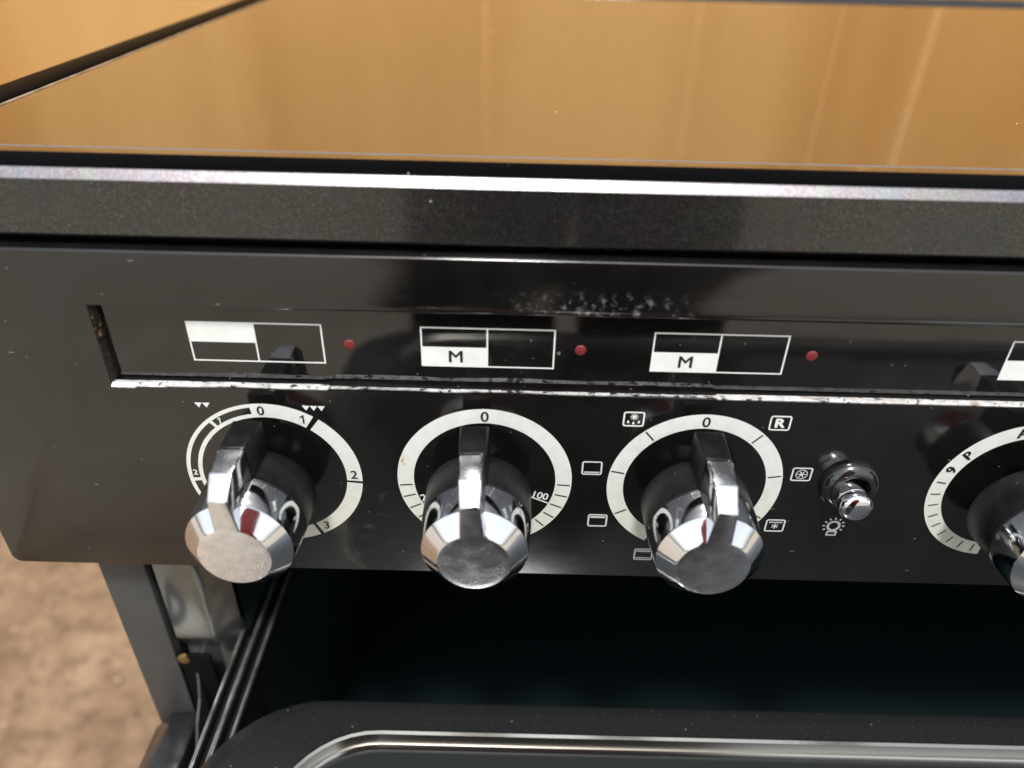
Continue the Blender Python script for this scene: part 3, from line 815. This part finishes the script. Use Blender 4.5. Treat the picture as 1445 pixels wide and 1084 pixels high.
def tubes(name, rings, mat, parent, seg=28):
    """stacked ellipses (x, y, z, rx, ry) as one closed garment surface"""
    bm = bmesh.new(); rows_ = []
    for x, y, z, rx, ry in rings:
        rows_.append([bm.verts.new((x + rx * math.cos(2 * math.pi * j / seg), y + ry * math.sin(2 * math.pi * j / seg), z)) for j in range(seg)])
    for a_, b_ in zip(rows_, rows_[1:]):
        for j in range(seg): bm.faces.new((a_[j], a_[(j + 1) % seg], b_[(j + 1) % seg], b_[j]))
    bm.faces.new(rows_[0][::-1]); bm.faces.new(rows_[-1]); fixn(bm)
    return link(name, bm, mat, parent, smooth=60)
sh = 0.175
body = [(0, 0, 0.95, (0.13, 0.09)), (0, 0, 1.12, (0.12, 0.09)), (0, 0, 1.30, (0.14, 0.09)), (0, 0.005, 1.43, (0.055, 0.055)), (0, 0.02, 1.50, (0.055, 0.06)), (0, 0.03, 1.58, (0.072, 0.090)), (0, 0.03, 1.65, (0.060, 0.075))]
be = [(i, i + 1) for i in range(6)]
for sx in (-1, 1):
    b0 = len(body)
    body += [(sx * sh, -0.01, 1.37, 0.045), (sx * 0.225, -0.04, 1.11, 0.036), (sx * 0.235, 0.0, 0.87, 0.026), (sx * 0.235, 0.012, 0.82, (0.020, 0.036))]
    be += [(2, b0), (b0, b0 + 1), (b0 + 1, b0 + 2), (b0 + 2, b0 + 3)]
    for k_, (dy, ln) in enumerate(((0.030, 0.9), (0.010, 1.0), (-0.010, 0.94), (-0.028, 0.74))):
        f0 = len(body)
        body += [(sx * 0.234, 0.012 + dy, 0.785, 0.0088), (sx * 0.230, 0.016 + dy, 0.785 - 0.036 * ln, 0.0082), (sx * 0.220, 0.022 + dy, 0.785 - 0.066 * ln, 0.0070)]
        be += [(b0 + 3, f0), (f0, f0 + 1), (f0 + 1, f0 + 2)]
    f0 = len(body)
    body += [(sx * 0.226, 0.048, 0.825, 0.010), (sx * 0.218, 0.066, 0.795, 0.0085)]
    be += [(b0 + 2, f0), (f0, f0 + 1)]
    b0 = len(body)
    body += [(sx * 0.095, 0, 0.86, 0.085), (sx * 0.11, 0.01, 0.48, 0.055), (sx * 0.12, -0.02, 0.09, 0.038), (sx * 0.13, 0.10, 0.035, 0.032)]
    be += [(0, b0), (b0, b0 + 1), (b0 + 1, b0 + 2), (b0 + 2, b0 + 3)]
skin_obj('body', body, be, M['skin'], person)
tubes('jacket', [(0, 0, 0.845, 0.222, 0.162), (0, 0, 0.86, 0.230, 0.168), (0, 0, 1.0, 0.206, 0.152), (0, 0, 1.15, 0.180, 0.138), (0, 0, 1.30, 0.195, 0.140), (0, 0, 1.385, 0.185, 0.115), (0, 0, 1.43, 0.120, 0.090), (0, 0, 1.455, 0.075, 0.075), (0, 0, 1.475, 0.072, 0.074)], M['jacket'], person)
for sx in (-1, 1):
    skin_obj('sleeve', [(sx * 0.13, 0, 1.37, 0.070), (sx * 0.185, -0.01, 1.33, 0.068), (sx * 0.228, -0.04, 1.11, 0.056), (sx * 0.237, 0.0, 0.875, 0.044)], [(0, 1), (1, 2), (2, 3)], M['jacket'], person)
    tubes('trouser_leg', [(sx * 0.125, 0, 0.035, 0.100, 0.095), (sx * 0.122, 0.01, 0.25, 0.100, 0.098), (sx * 0.118, 0.015, 0.48, 0.105, 0.105), (sx * 0.108, 0, 0.72, 0.114, 0.122), (sx * 0.095, 0, 0.86, 0.108, 0.135), (sx * 0.09, 0, 0.95, 0.092, 0.125)], M['trousers'], person)
    skin_obj('shoe', [(sx * 0.125, -0.05, 0.045, 0.040), (sx * 0.13, 0.06, 0.042, 0.042), (sx * 0.135, 0.17, 0.032, 0.028)], [(0, 1), (1, 2)], M['trousers'], person)
    ball('eye', (sx * 0.030, 0.103, 1.585), (0.012, 0.012, 0.008), M['eyewhite'], person)
    ball('ear', (sx * 0.076, 0.02, 1.575), (0.010, 0.020, 0.032), M['skin'], person)
ball('nose', (0, 0.122, 1.555), (0.014, 0.020, 0.022), M['skin'], person)
ball('mouth', (0, 0.108, 1.518), (0.024, 0.008, 0.006), M['jacket'], person)
ball('hair', (0, 0.010, 1.635), (0.086, 0.098, 0.088), M['hair'], person)
